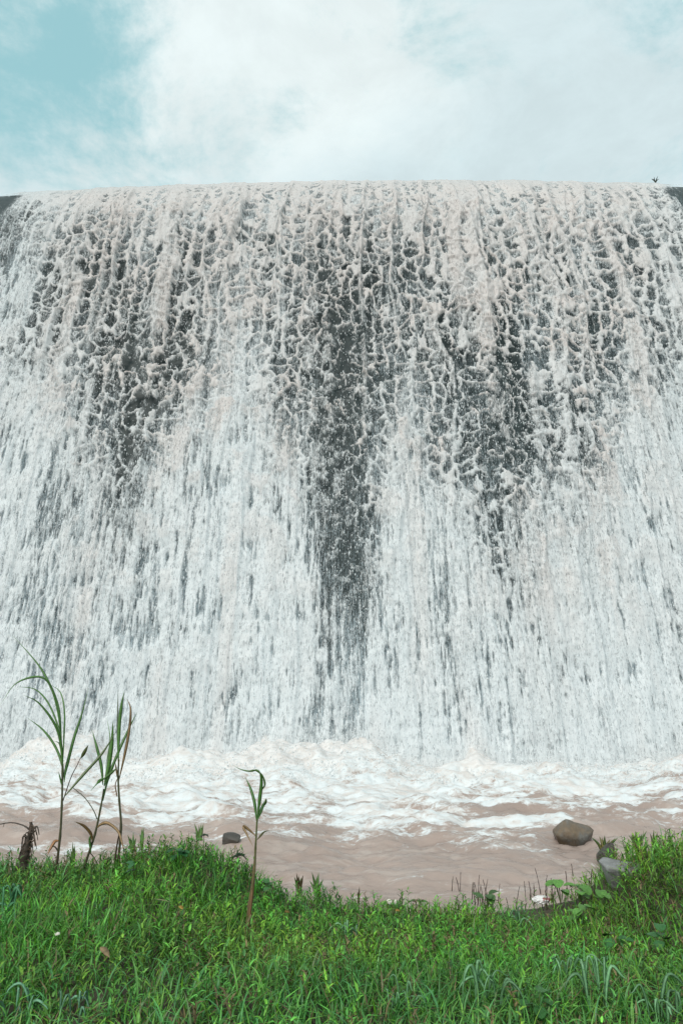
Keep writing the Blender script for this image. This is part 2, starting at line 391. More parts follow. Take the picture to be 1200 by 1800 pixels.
ok = RNG.random(nd) < np.clip((.25 + 1.1 * (clus - .35)) * sst(1.5, 6, ds - S_CREST), .02, 1)
ok &= (dX > -60) & (dX < 1260)
du, ds, dw = du[ok], ds[ok], dw[ok]
deep = sst(3, 14, ds - S_CREST); n = len(du)
pos = face(du, ds, .28 + .022 * 8 + RNG.random(n) * (.15 + .35 * deep))
sz = .006 + .012 * RNG.random(n) ** 3
ln = sz * (1.5 + (2 + 9 * RNG.random(n) ** 2) * deep)
V, f = drops(pos, ln, sz, np.tile([0, -.15, -1.0], (n, 1)))
spray = link("spray", mesh_np("spray", V, f, True), m_spray)
tag(spray, "fine white drops of spray falling in front of the dam face", "spray", kind='stuff')

# ------------------------------------------------------------------ reservoir behind the crest
m_river, t, b, o_ = mat("muddy_water")
g = N(t, 'ShaderNodeTexCoord').outputs['Object']; fo = attr(t, 'foam')
fn = noise(t, mapping(t, g, (1.5, 3.2, 2)), 1.8, 9, .68, .8); fn2 = noise(t, mapping(t, g, (1, 1.8, 1)), 11.0, 6, .7, .4)
ft = math_(t, 'ADD', math_(t, 'MULTIPLY', fn, .6), math_(t, 'MULTIPLY', fn2, .4))
wisps = mapr(t, noise(t, mapping(t, g, (.9, 2.0, 1)), 1.1, 7, .62, 1.2), .5, .66, 0, .30)
fm = mapr(t, math_(t, 'ADD', fo, math_(t, 'MULTIPLY', math_(t, 'SUBTRACT', ft, .5), 2.3)), .30, .70)
mud = mixc(t, mapr(t, noise(t, g, .7, 4, .5), .3, .7), (.34, .26, .225), (.41, .32, .28))
foamc = mixc(t, mapr(t, fo, .75, 1.3), (.74, .77, .78), (.77, .74, .725))
foamc = mixc(t, mapr(t, fn, .35, .6), (.66, .61, .58), foamc)
mud = mixc(t, wisps, mud, (.62, .54, .49))
L(t, mixc(t, fm, mud, foamc), b.inputs['Base Color'])
L(t, mapr(t, fm, 0, 1, .12, .6), b.inputs['Roughness']); b.inputs['IOR'].default_value = 1.33
bump(t, math_(t, 'ADD', math_(t, 'MULTIPLY', fn2, .5), math_(t, 'MULTIPLY', noise(t, mapping(t, g, (1, 2.2, 1)), 3.0, 6, .55, .5), .5)), b, .35, .12)
xr = np.linspace(-34, 34, 60); yr = np.concatenate([[0], np.linspace(.5, 60, 20)])
X_, Y_ = np.meshgrid(xr, yr); Pq = face(X_[0], np.zeros(60), .12)
res = np.stack([X_, Pq[None, :, 1] - .3 + Y_, np.full_like(X_, Pq[0, 2])], -1).reshape(-1, 3)
rs = link("reservoir_water", mesh_np("reservoir_water", res, grid_faces(*X_.shape), True, {'foam': np.zeros(res.shape[0])}), m_river)
tag(rs, "muddy reservoir water behind the crest of the dam", kind='structure')

# ------------------------------------------------------------------ river
def dam_y(x): return np.interp(-WATER_Z, -_z, _y) + .0028 * (x - 3.5) ** 2
xr = np.concatenate([np.linspace(-40, -11.2, 50), np.linspace(-11, 11, 540), np.linspace(11.2, 40, 50)])
q = np.linspace(0, 1, 310)
X_, Q = np.meshgrid(xr, q)
y0 = 5.5; y1 = dam_y(X_) + .9
Yr = y0 + (y1 - y0) * Q ** 1.12
df = dam_y(X_) - Yr                               # metres out from the foot of the fall
boil = sst(2.6, .5, df + .9 * (fbm(X_ * .45, Yr * .3, 3, 2) - .5) * 2)
bill = 1 - np.abs(fbm(X_ * 1.1, Yr * 1.0, 4, 3) * 2 - 1) * 2.2
f1b, _, _ = worley(X_ / .75 + fbm(X_, Yr, 2, 1), Yr / .9 + fbm(X_ + 5, Yr, 2, 4), 5)
f1c, _, _ = worley(X_ / .28 + fbm(X_ * 2, Yr * 2, 2, 6), Yr / .3, 6)
puff = (1 - f1b) * .6 + (1 - f1c) * .22
foam_n = fbm(X_ * .5 + .7 * fbm(X_, Yr, 2, 5), Yr * 1.5 + .5 * fbm(X_ * .8, Yr, 2, 7), 6, 1, .58)
reach = np.interp(df, [-1, 1.5, 3.5, 5.5, 7.2, 8.8, 10.5], [1.15, .95, .58, .20, -.08, -.30, -.40])
foam = reach + (foam_n - .5) * 1.7 + .12 * puff
calm = sst(12, 4, df)
wave = (.16 + .08 * calm) * (fbm(X_ * .9, Yr * 1.6, 5, 6, .55) - .5) * 2 + .05 * (fbm(X_ * 1.8, Yr * 3.2, 3, 2) - .5) * 2
wave = wave * (.3 + .7 * calm) + .07 * (fbm(X_ * 2.6, Yr * 5, 3, 5) - .5)
mound = boil * (.03 + .58 * sst(.3, .8, fbm(X_ * .6, Yr * .15 + 3, 4, 3)) + .24 * puff)
Zr = WATER_Z + wave + mound + .05 * (fbm(X_ * 5, Yr * 7, 3, 4) - .5) * sst(.2, .9, foam) + .12 * puff * sst(.5, 1.0, foam) * calm
rv = link("river_water", mesh_np("river_water", np.stack([X_, Yr, Zr], -1).reshape(-1, 3), grid_faces(*X_.shape), True, {'foam': foam.ravel()}), m_river)
tag(rv, "brown muddy river water with white churning foam below the fall", kind='structure')
# torn splash drops over the boil
ns = 24000
sx = RNG.uniform(-11, 11, ns); sdf = RNG.uniform(-.4, 2.4, ns) ; sy = dam_y(sx) - sdf
hh = .03 + .58 * sst(.3, .8, fbm(sx * .6, sy * .15 + 3, 4, 3))
sz_ = WATER_Z + hh * sst(2.8, .3, sdf) + .12 + RNG.random(ns) ** 2.5 * .45 * (.4 + hh)
n = ns; sw = .006 + .016 * RNG.random(n) ** 2.5
dv = np.stack([RNG.normal(0, .4, n), RNG.normal(-.2, .4, n), RNG.normal(0, .8, n)], -1)
V, f = drops(np.stack([sx, sy, sz_], -1), sw * 2.2, sw, dv)
tag(link("splash", mesh_np("splash", V, f, True), m_spray), "white drops thrown up where the fall hits the river", "splash", kind='stuff')

# ------------------------------------------------------------------ bank
CRX = np.array([-400, 0, 120, 200, 260, 340, 400, 470, 520, 640, 800, 900, 960, 1030, 1075, 1120, 1200, 1700])
CRY = np.array([1540, 1538, 1538, 1532, 1512, 1500, 1524, 1568, 1586, 1600, 1606, 1612, 1612, 1590, 1540, 1508, 1496, 1490])
CROWN_Y = 6.6
_cx = (CRX - 600) / F * 6.15
_cz = 1.7 - CROWN_Y * np.tan(np.arctan((CRY - 900) / F) - PITCH)
def ground_z(x, y):
    x = np.asarray(x, float); y = np.asarray(y, float)
    cz = np.interp(x, _cx, _cz); k = sst(3.4, CROWN_Y, y)
    z = cz * k + .05 * (fbm(x * .9 + 20, y * .9, 3, 2) - .5) * 2
    shelf = np.exp(-((x - 1.95) / .55) ** 2)
    ln_ = 1.3 + 1.6 * shelf
    z = z - sst(0, 1, (y - CROWN_Y) / ln_) * 1.5 * (1 + 0 * shelf) - np.clip(y - CROWN_Y - ln_, 0, 3) * .2
    return z
def hit(X, Y):
    """ground point seen at a photo pixel"""
    d = dirpx(X, Y); ts = np.linspace(2, 16, 1500); p = CAM + d * ts[:, None]
    below = p[:, 2] < np.maximum(ground_z(p[:, 0], p[:, 1]), WATER_Z)
    return p[int(np.argmax(below))] if below.any() else p[-1]
m_soil, t, b, o_ = mat("bank_soil")
g = N(t, 'ShaderNodeTexCoord').outputs['Object']; n_ = noise(t, g, 5, 8, .6)
gz = N(t, 'ShaderNodeSeparateXYZ'); L(t, g, gz.inputs[0])
soil = mixc(t, mapr(t, n_, .3, .7), (.030, .026, .014), (.075, .058, .036))
L(t, mixc(t, mapr(t, gz.outputs[2], -.9, -.6), (.16, .125, .105), soil), b.inputs['Base Color'])
b.inputs['Roughness'].default_value = .75; bump(t, n_, b, .8, .05)
gx = np.concatenate([np.linspace(-60, -6, 20), np.linspace(-5.8, 5.8, 160), np.linspace(6, 60, 20)])
gy = np.concatenate([np.linspace(-60, -1, 12), np.linspace(0, 10.5, 130), [14, 20]])
X_, Y_ = np.meshgrid(gx, gy); Z_ = ground_z(X_, Y_)
bk = link("river_bank", mesh_np("river_bank", np.stack([X_, Y_, Z_], -1).reshape(-1, 3), grid_faces(*X_.shape), True), m_soil)
tag(bk, "dark soil bank sloping down to the river", kind='structure')
m_bed, t, b, o_ = mat("river_bed"); b.inputs['Base Color'].default_value = (.10, .08, .06, 1)
L(t, mixc(t, noise(t, N(t, 'ShaderNodeTexCoord').outputs['Object'], .3, 5), (.07, .055, .04), (.13, .10, .08)), b.inputs['Base Color'])
bd = link("river_bed", mesh_np("river_bed", [[-600, -600, -4], [600, -600, -4], [600, 600, -4], [-600, 600, -4]], [[0, 1, 2, 3]]), m_bed)
tag(bd, "flat river bed and low ground under the water", kind='structure')

# ------------------------------------------------------------------ plant material: colour per vertex is the leaf's own pigment
def leaf_mat(name, trans=.25, rough=.42):
    m, t, b, o_ = mat(name); c = attr(t, 'tint', 'Color')
    g = N(t, 'ShaderNodeTexCoord').outputs['Object']
    c2 = mixc(t, 1.0, c, mixc(t, mapr(t, noise(t, g, 60, 3, .6), .3, .7), (.78, .78, .78), (1.15, 1.15, 1.15)), 'MULTIPLY')
    L(t, c2, b.inputs['Base Color']); b.inputs['Roughness'].default_value = rough
    tl = N(t, 'ShaderNodeBsdfTranslucent'); L(t, c2, tl.inputs[0]); mx = N(t, 'ShaderNodeMixShader'); mx.inputs[0].default_value = trans
    L(t, b.outputs[0], mx.inputs[1]); L(t, tl.outputs[0], mx.inputs[2]); L(t, mx.outputs[0], o_.inputs[0]); return m
m_leaf = leaf_mat("leaf_green"); m_stalk = leaf_mat("stalk_brown", .05, .6)

def blades(base, yaw, lean, length, width, droop, tint, nseg=4, tipw=.0, fold=.25):
    """many leaf blades at once: an arched ribbon folded along its midrib"""
    n = len(base); T = np.linspace(0, 1, nseg + 1)
    dirx, diry = np.cos(yaw), np.sin(yaw)
    ang = lean[:, None] + droop[:, None] * T[None] ** 1.5
    seg = length[:, None] / nseg
    hx = np.concatenate([np.zeros((n, 1)), np.cumsum(np.sin((ang[:, 1:] + ang[:, :-1]) / 2) * seg, 1)], 1)
    hz = np.concatenate([np.zeros((n, 1)), np.cumsum(np.cos((ang[:, 1:] + ang[:, :-1]) / 2) * seg, 1)], 1)
    C = np.stack([base[:, None, 0] + dirx[:, None] * hx, base[:, None, 1] + diry[:, None] * hx, base[:, None, 2] + hz], -1)
    prof = np.interp(T, [0, .25, .6, 1], [.55, 1, .8, tipw])
    wv = width[:, None] * prof[None]
    side = np.stack([-diry, dirx, 0 * dirx], -1)[:, None, :] * wv[..., None]
    upn = np.stack([-np.cos(ang) * dirx[:, None], -np.cos(ang) * diry[:, None], np.sin(ang)], -1) * (wv * fold)[..., None]
    V = np.stack([C - side * .5 + upn, C, C + side * .5 + upn], 2)         # n, seg+1, 3, 3
    V = V.reshape(n, -1, 3); m = nseg + 1
    f = []
    for k in range(nseg):
        a = k * 3
        f += [[a, a + 1, a + 4, a + 3], [a + 1, a + 2, a + 5, a + 4]]
    f = np.array(f)
    F_ = (f[None] + (np.arange(n) * m * 3)[:, None, None]).reshape(-1, 4)
    TT = np.repeat(tint[:, None, :], m * 3, 1).reshape(-1, 3)
    return V.reshape(-1, 3), F_, TT
def join(parts):
    V, Fs, T = [], [], []; k = 0
    for v, f, c in parts: V.append(v); Fs.append(f + k); T.append(c); k += len(v)
    return np.concatenate(V), np.concatenate(Fs), np.concatenate(T)
GREENS = np.array([[.085, .24, .022], [.13, .33, .03], [.05, .19, .03], [.15, .31, .035], [.045, .13, .015], [.12, .38, .06]])
def tints(n, x, y, bias=0):
    g = GREENS[RNG.integers(0, len(GREENS), n)] * RNG.uniform(.5, 1.35, (n, 1)) * np.array([1.25, 1.35, 1.15])
    g = g * (.55 + .9 * fbm(x * 1.3, y * 1.6, 3, 5))[:, None] * np.stack([.6 + .85 * fbm(x * .7 + 4, y * .7, 2, 1), np.ones(n), np.ones(n)], -1)
    blu = np.clip(sst(4.8, 3.6, y) * .75 + sst(-2.0, -2.9, x) * .8, 0, 1)[:, None] * RNG.random((n, 1))
    g = g * (1 - blu) + np.array([.08, .30, .09]) * blu
    dry = RNG.random(n) < .075 + .07 * (fbm(x * 1.4, y * 1.4, 2, 3) > .55)
    g[dry] = np.array([.22, .17, .075]) * RNG.uniform(.6, 1.2, (dry.sum(), 1))
    return g
def scatter(n, y0=2.6, y1=8.2, x0=-5.2, x1=5.2):
    x = RNG.uniform(x0, x1, n); y = RNG.uniform(y0, y1, n); z = ground_z(x, y)
    bare = np.exp(-((x - 1.85) / .7) ** 2) * sst(6.0, 6.6, y)
    ok = (z > WATER_Z + .12 + .35 * RNG.random(n)) & (RNG.random(n) > bare * .9) & (np.abs(x) < y * .62 + 1.2)
    ok &= ~((y > CROWN_Y + .6) & (RNG.random(n) < .5))
    return np.stack([x, y, z], -1)[ok]
b1 = scatter(70000); n = len(b1); x, y = b1[:, 0], b1[:, 1]
tall = fbm(x * 1.1 + 3, y * 1.1, 3, 4)
near_ = scatter(16000, 2.8, 4.8); b1 = np.concatenate([b1, near_]); n = len(b1); x, y = b1[:, 0], b1[:, 1]; tall = fbm(x * 1.1 + 3, y * 1.1, 3, 4) * (1 - .35 * (np.arange(n) > n - len(near_)))
hgt = (.045 + .13 * tall) * RNG.uniform(.5, 1.35, n)
p1 = blades(b1, RNG.uniform(0, 6.283, n), RNG.uniform(.05, .75, n), hgt * 1.25, RNG.uniform(.005, .013, n), RNG.uniform(.2, 1.9, n), tints(n, x, y), 2)
b2 = scatter(6500, 2.6, 7.4); n = len(b2); x, y = b2[:, 0], b2[:, 1]   # longer arching blades, denser in front and to the left
ok = RNG.random(n) < np.clip(.15 + .8 * sst(4.9, 3.7, y) + .5 * sst(-1.8, -2.6, x) + .3 * sst(2.2, 3, x), 0, 1); b2 = b2[ok]; n = len(b2); x, y = b2[:, 0], b2[:, 1]
tt = tints(n, x, y); tt = tt * .6 + np.array([.11, .36, .14]) * .4
p2 = blades(b2, RNG.uniform(0, 6.283, n), RNG.uniform(.0, .35, n), RNG.uniform(.12, .28, n), RNG.uniform(.006, .013, n), RNG.uniform(1.2, 2.7, n), tt, 6)
v, f, c = join([p1, p2])
gr = link("grass", mesh_np("grass", v, f, True, {'tint': c}), m_leaf)
tag(gr, "lush green uncut grass covering the near bank", "grass", kind='stuff')
# leafy herbs among the grass: stems with opposed lance-shaped leaves
hb = scatter(7500, 3.0, 8.0); n = len(hb); x, y = hb[:, 0], hb[:, 1]
ok = RNG.random(n) < np.clip(fbm(x * .8 + 9, y * .8, 3, 6) * 1.6 - .25 + .4 * sst(5, 6.4, y), .1, 1); hb = hb[ok]; n = len(hb)
parts = []; HH = RNG.uniform(.09, .22, n); lean = RNG.uniform(0, .3, n); yw = RNG.uniform(0, 6.283, n)
tb = tints(n, hb[:, 0], hb[:, 1])
st = np.tile([.13, .085, .04], (n, 1)) * RNG.uniform(.5, 1.3, (n, 1))
parts.append(blades(hb, yw, lean, HH, np.full(n, .005), np.full(n, .2), st, 2, .5))
for k in range(8):
    fr = (k + 1.5) / 9.5
    bb = hb + np.stack([np.cos(yw) * np.sin(lean) * HH * fr, np.sin(yw) * np.sin(lean) * HH * fr, np.cos(lean) * HH * fr], -1)
    ya = yw + (k % 2) * math.pi + (k // 2) * 1.57 + RNG.normal(0, .35, n)
    parts.append(blades(bb, ya, RNG.uniform(.5, 1.1, n), RNG.uniform(.035, .075, n) * (1.1 - .4 * fr), RNG.uniform(.011, .020, n), RNG.uniform(.2, 1.0, n), tb * RNG.uniform(.8, 1.25, (n, 1)), 2))
v, f, c = join(parts)
tag(link("leafy_herbs", mesh_np("leafy_herbs", v, f, True, {'tint': c}), m_leaf), "low leafy herbs with lance-shaped leaves mixed into the grass", "herbs", kind='stuff')

# ------------------------------------------------------------------ traced plants
def ribbon(name, pts, width, color, parent, mat_=None, fold=.3, depth=0.0, tip=(.25, 1, .85, .03), face_dir=None):
    """one leaf along a 3-D polyline, smoothed, with a folded midrib and real thickness at the rib"""
    P = np.array(pts, float); m = max(10, len(P) * 4)
    # Catmull-Rom resample
    Q = np.concatenate([[2 * P[0] - P[1]], P, [2 * P[-1] - P[-2]]]); res = []
    for i in range(len(P) - 1):
        p0, p1_, p2_, p3 = Q[i:i + 4]
        for tt_ in np.linspace(0, 1, 5)[:-1]:
            res.append(.5 * ((2 * p1_) + (-p0 + p2_) * tt_ + (2 * p0 - 5 * p1_ + 4 * p2_ - p3) * tt_ ** 2 + (-p0 + 3 * p1_ - 3 * p2_ + p3) * tt_ ** 3))
    res.append(P[-1]); C = np.array(res); m = len(C)
    T = np.gradient(C, axis=0); T /= np.linalg.norm(T, axis=1)[:, None] + 1e-9
    vv = np.array(face_dir if face_dir is not None else [.25, 1, .15]); side = np.cross(T, vv); side /= np.linalg.norm(side, axis=1)[:, None] + 1e-9
    nrm = np.cross(side, T)
    k = np.linspace(0, 1, m); wv = width * np.interp(k, [0, .3, .65, 1], tip)
    rib = nrm * (wv * fold)[:, None]; th = nrm * .0012
    V = np.stack([C + side * wv[:, None] / 2 + rib, C + th, C - side * wv[:, None] / 2 + rib, C - th], 1)
    f = []
    for i in range(m - 1):
        a = i * 4
        for j in range(4): f.append([a + j, a + (j + 1) % 4, a + 4 + (j + 1) % 4, a + 4 + j])
    tint = np.tile(color, (m * 4, 1)) * np.repeat(np.interp(k, [0, 1], [1.05, .95]), 4)[:, None]
    # pivot at the part's own root
    root = np.array(parent.location) if parent is not None else 0
    return link(name, mesh_np(name, V.reshape(-1, 3) - root, f, True, {'tint': tint}), mat_ or m_leaf, parent)
def tube(name, pts, r0, r1, color, parent, mat_=None, ns=7, knots=0.0, loc=None, rough=0.0):
    P = np.array(pts, float); Q = np.concatenate([[2 * P[0] - P[1]], P, [2 * P[-1] - P[-2]]]); res = []
    for i in range(len(P) - 1):
        p0, p1_, p2_, p3 = Q[i:i + 4]
        for tt_ in np.linspace(0, 1, 7)[:-1]:
            res.append(.5 * ((2 * p1_) + (-p0 + p2_) * tt_ + (2 * p0 - 5 * p1_ + 4 * p2_ - p3) * tt_ ** 2 + (-p0 + 3 * p1_ - 3 * p2_ + p3) * tt_ ** 3))
    res.append(P[-1]); C = np.array(res); m = len(C)
    T = np.gradient(C, axis=0); T /= np.linalg.norm(T, axis=1)[:, None] + 1e-9
    a = np.cross(T, [.1, 1, .05]); a /= np.linalg.norm(a, axis=1)[:, None] + 1e-9; b_ = np.cross(T, a)
    k = np.linspace(0, 1, m); r = r0 + (r1 - r0) * k; r = r * (1 + knots * (np.arange(m) % 6 == 0))
    th = np.linspace(0, 2 * math.pi, ns, endpoint=False)
    rr = r[:, None] * (1 + rough * (RNG.random((m, ns)) - .5) * 2)
    V = C[:, None] + (a[:, None] * np.cos(th)[None, :, None] + b_[:, None] * np.sin(th)[None, :, None]) * rr[..., None]
    V = np.concatenate([V.reshape(-1, 3), C[:1], C[-1:]]); f = []
    i0 = m * ns
    fa = [[i * ns + j, i * ns + (j + 1) % ns, (i + 1) * ns + (j + 1) % ns, (i + 1) * ns + j] for i in range(m - 1) for j in range(ns)]
    fa += [[i0, (j + 1) % ns, j, j] for j in range(0)]
    tint = np.tile(color, (len(V), 1))
    kk = np.concatenate([np.repeat(k, ns), [0, 1]])
    if isinstance(color, list): tint = np.array(color[0])[None] * (1 - kk[:, None]) + np.array(color[1])[None] * kk[:, None]
    root = np.array(parent.location) if parent is not None else 0
    return link(name, mesh_np(name, V - root, fa, True, {'tint': tint}), mat_ or m_stalk, parent)
G1 = (.11, .25, .06); G2 = (.17, .34, .10); G3 = (.14, .24, .07); PALE = (.30, .36, .20); TAN = (.42, .27, .14); BRN = (.06, .038, .024); DK = (.055, .04, .03)
m_emp = []
def thing(name, p, label, cat, group=None):
    o = bpy.data.objects.new(name, None); COL.objects.link(o); o.location = p; o.empty_display_size = .1
    tag(o, label, cat, group); return o
def plant(name, D, stem_px, label, leaves, stems=(), r=(.013, .007), stem_col=None, group=None):
    base = np.array(at(*stem_px[0], D)); gz_ = float(ground_z(base[0], base[1])); base[2] = min(base[2], gz_)
    t_ = thing(name, base, label, "reed", group)
    pts = [base - [0, 0, .03]] + [at(X, Y, D) for X, Y in stem_px[0:]]
    tube("stem", pts, r[0], r[1], stem_col or [BRN, (.085, .10, .04)], t_, knots=.22)
    for sp, rr, colr in stems:
        tube("side_stem", [at(p[0], p[1], D + (p[2] if len(p) > 2 else 0)) for p in sp], rr, rr * .6, colr, t_)
    for lp, wpx, colr, dd in leaves:
        k = np.linspace(0, 1, len(lp)) ** 1.5
        pts = [at(X, Y, D + dd * kk) for (X, Y), kk in zip(lp, k)]
        ribbon("leaf", pts, wpx / F * D * .72, colr, t_)
    return t_
D0 = 6.45
plant("reed", D0, [(100, 1522), (106, 1470), (109, 1417), (110, 1358), (109, 1320)],
  "tallest reed, its long leaves arching out to the left beside the dead stump", [
  ([(109, 1333), (106, 1287), (100, 1237), (81, 1192), (62, 1162), (23, 1117)], 8, G1, .25),
  ([(106, 1300), (104, 1267), (94, 1221), (79, 1194), (54, 1191), (25, 1204), (2, 1238)], 6, G2, -.45),
  ([(109, 1345), (108, 1317), (102, 1279), (85, 1237), (62, 1212), (31, 1207)], 6, G1, .5),
  ([(110, 1350), (109, 1333), (104, 1296), (92, 1267), (67, 1235), (42, 1222)], 8, G1, -.2),
  ([(111, 1372), (109, 1346), (96, 1312), (75, 1283), (49, 1262)], 8, G1, .35),
  ([(113, 1375), (114, 1358), (121, 1329), (131, 1292), (144, 1254), (156, 1209)], 9, G1, .2),
  ([(111, 1340), (112, 1300), (113, 1250), (106, 1217), (90, 1204)], 5, G2, .2),
  ([(110, 1385), (106, 1370), (103, 1356)], 5, G2, -.05),
  ([(106, 1315), (103, 1306), (96, 1303)], 3, G2, -.05),
  ([(112, 1402), (146, 1362), (179, 1325), (206, 1283)], 7, PALE, -.3),
  ([(142, 1333), (148, 1322), (156, 1309)], 9, (.10, .12, .03), 0),
  ([(105, 1478), (96, 1480), (88, 1492), (83, 1505)], 8, (.45, .22, .10), -.1),
  ([(104, 1500), (97, 1490), (92, 1488)], 5, BRN, .1)],
  stems=[([(111, 1408), (125, 1367), (136, 1345), (142, 1332)], .005, BRN)])
plant("reed", D0 + .1, [(148, 1526), (167, 1467), (177, 1421), (183, 1387)],
  "leaning reed with a wide upright leaf, second from the left", [
  ([(181, 1380), (177, 1346), (169, 1312), (162, 1283)], 9, G1, .1),
  ([(183, 1382), (190, 1346), (196, 1304), (199, 1266)], 12, G2, -.1),
  ([(181, 1408), (190, 1367), (208, 1321), (227, 1279), (242, 1251)], 8, G1, .3),
  ([(184, 1368), (172, 1375), (160, 1390)], 8, G1, -.2),
  ([(181, 1371), (193, 1361), (207, 1349)], 7, G2, -.2),
  ([(185, 1352), (193, 1300), (188, 1262)], 3, G2, .2),
  ([(163, 1480), (158, 1465), (146, 1452), (131, 1444)], 9, (.22, .13, .05), -.1),
  ([(170, 1456), (178, 1449), (190, 1448), (207, 1462), (215, 1485), (221, 1506)], 8, TAN, -.2),
  ([(160, 1500), (157, 1478), (160, 1468)], 7, G2, -.1)],
  stems=[([(171, 1440), (165, 1425), (150, 1403), (128, 1384)], .005, (.07, .08, .04)),
         ([(158, 1498), (166, 1508), (173, 1520)], .005, BRN)])
plant("reed", D0 + .05, [(208, 1516), (213, 1454), (210, 1408), (208, 1367), (209, 1335)],
  "upright dark-stemmed reed with a long dried tan leaf at its top", [
  ([(209, 1372), (219, 1325), (227, 1279), (229, 1245), (223, 1228)], 8, (.30, .19, .09), .15),
  ([(208, 1340), (208, 1287), (212, 1246), (219, 1214)], 10, G2, -.1),
  ([(207, 1330), (206, 1290), (207, 1240), (208, 1212)], 4, (.12, .15, .08), .2),
  ([(207, 1370), (204, 1352), (203, 1340)], 5, TAN, -.05)],
  stems=[([(201, 1520), (207, 1480), (213, 1454)], .009, BRN), ([(206, 1400), (203, 1380), (208, 1366)], .006, (.2, .13, .08))])
plant("reed", 5.15, [(432, 1652), (438, 1590), (447, 1533), (449, 1493), (452, 1440)],
  "lone short reed standing forward in the grass with a folded dead leaf", [
  ([(451, 1445), (447, 1413), (440, 1387), (431, 1366)], 8, G1, .1),
  ([(452, 1440), (456, 1403), (459, 1373), (455, 1352)], 9, G1, -.05),
  ([(456, 1392), (465, 1380), (460, 1363), (447, 1354), (432, 1357)], 5, G3, -.1),
  ([(458, 1362), (452, 1354), (440, 1356), (424, 1353), (409, 1345)], 4, G3, .2),
  ([(453, 1440), (461, 1418), (469, 1403)], 8, G2, .1),
  ([(468, 1404), (466, 1412), (462, 1418)], 6, G3, .1),
  ([(450, 1470), (438, 1460), (426, 1452), (434, 1468), (446, 1490)], 7, TAN, -.12),
  ([(452, 1476), (463, 1464), (474, 1460)], 5, (.13, .12, .04), .1),
  ([(447, 1510), (443, 1560), (438, 1610), (432, 1655)], 9, (.30, .17, .09), -.03)],
  r=(.012, .006), stem_col=[(.22, .12, .07), (.10, .12, .04)])

# small upright sedges on the bank edge
def sprig(D, X, Y, h, label, cols, wpx=5, spread=10, name="sedge", cat="plant", n=4):
    p = hit(X, Y); t_ = thing(name, p, label, cat)
    D = p[1]; s = F / D
    for i in range(n):
        a = (i - (n - 1) / 2) * spread / max(n, 1) * 2
        hh = h * random.uniform(.6, 1)
        ribbon("leaf", [at(X + a * .1, Y + 4, D), at(X + a * .4, Y - hh * .5, D), at(X + a, Y - hh, D + random.uniform(-.1, .1))], wpx / s, random.choice(cols), t_)
    return t_
sprig(6.4, 232, 1500, 45, "small green sedge beside the dark-stemmed reed", [G1, G2])
sprig(6.4, 128, 1525, 48, "little green shoot between the two left reeds", [G3, (.12, .11, .04)], n=3, spread=6)
sprig(6.4, 350, 1490, 52, "tall green shoot on top of the grassy mound", [G2, G3], n=5)
sprig(6.4, 249, 1492, 42, "narrow-leaved weed with a pointed top left of the mound", [G1, G2], n=3, spread=5)
sprig(6.4, 525, 1575, 46, "brown-tipped weed poking over the bank edge", [G1, (.10, .08, .03)], n=5)
sprig(6.4, 556, 1578, 46, "bushy green weed poking over the bank edge", [G2, G1], n=7, spread=14)
sprig(6.4, 630, 1590, 38, "lone thin stalk at the middle of the bank edge", [(.10, .09, .04), G1], n=2, spread=3, wpx=3)
sprig(5, 1062, 1502, 34, "yellow-green grass tuft on the rim beside the grey rock", [G3, (.22, .20, .06)], n=11, spread=26)
sprig(5, 1120, 1496, 36, "spiky green tuft at the top of the right bank", [G2, G3], n=9, spread=18)
sprig(5, 1148, 1490, 40, "tall thin bent grass stem at the right bank top", [G3, BRN], n=3, spread=10, wpx=3)

# arching pale tufts in the foreground
def tuft(X, Y, hpx, label, nb=7, col=(.22, .44, .22), wpx=4.5, group=None):
    p = hit(X, Y); t_ = thing("grass_tuft", p, label, "grass tuft", group); D = p[1]; s = F / D; H = .72 * hpx / s
    for i in range(nb):
        a = random.uniform(0, 6.28); r_ = H * random.uniform(.15, .75); hh = H * random.uniform(.45, 1.05)
        dx, dy = math.cos(a), math.sin(a) * .8
        p0_ = p; p = p + np.array([random.uniform(-.07, .07), random.uniform(-.07, .07), 0]); e_ = random.uniform(.3, .95)
        pts = [p, p + np.array([dx * r_ * .15, dy * r_ * .15, hh * .6]), p + np.array([dx * r_ * .5, dy * r_ * .5, hh]), p + np.array([dx * r_ * 1.0, dy * r_, hh * .82]), p + np.array([dx * r_ * 1.25, dy * r_ * 1.25, hh * e_])]
        ribbon("leaf", pts, wpx / s * random.uniform(.5, 1.1), tuple(np.array(col) * random.uniform(.6, 1.25)), t_); p = p0_
tuft(620, 1672, 62, "pale arching grass tuft in the middle of the bank", 6)
tuft(860, 1780, 92, "large pale tuft with drooping blades right of centre", 9, wpx=6)
tuft(1000, 1735, 75, "arching tuft beside the broad-leaved weeds at lower right", 7)
tuft(1050, 1775, 95, "tall tuft with one wide drooping blade at lower right", 8, wpx=6)
tuft(700, 1790, 72, "low pale tuft at the bottom middle of the bank", 8)
tuft(40, 1795, 70, "curled bluish tuft in the bottom left corner", 7, (.20, .42, .26), 6)
tuft(130, 1795, 66, "curled bluish tuft a little right of the bottom left corner", 7, (.20, .42, .26), 6)
tuft(20, 1620, 78, "tall bluish tuft at the left edge below the stump", 9, (.10, .30, .14), 6)
tuft(1160, 1800, 90, "wide-bladed tuft in the bottom right corner", 8, wpx=6)
tuft(920, 1640, 55, "middling tuft behind the lower right tufts", 6)

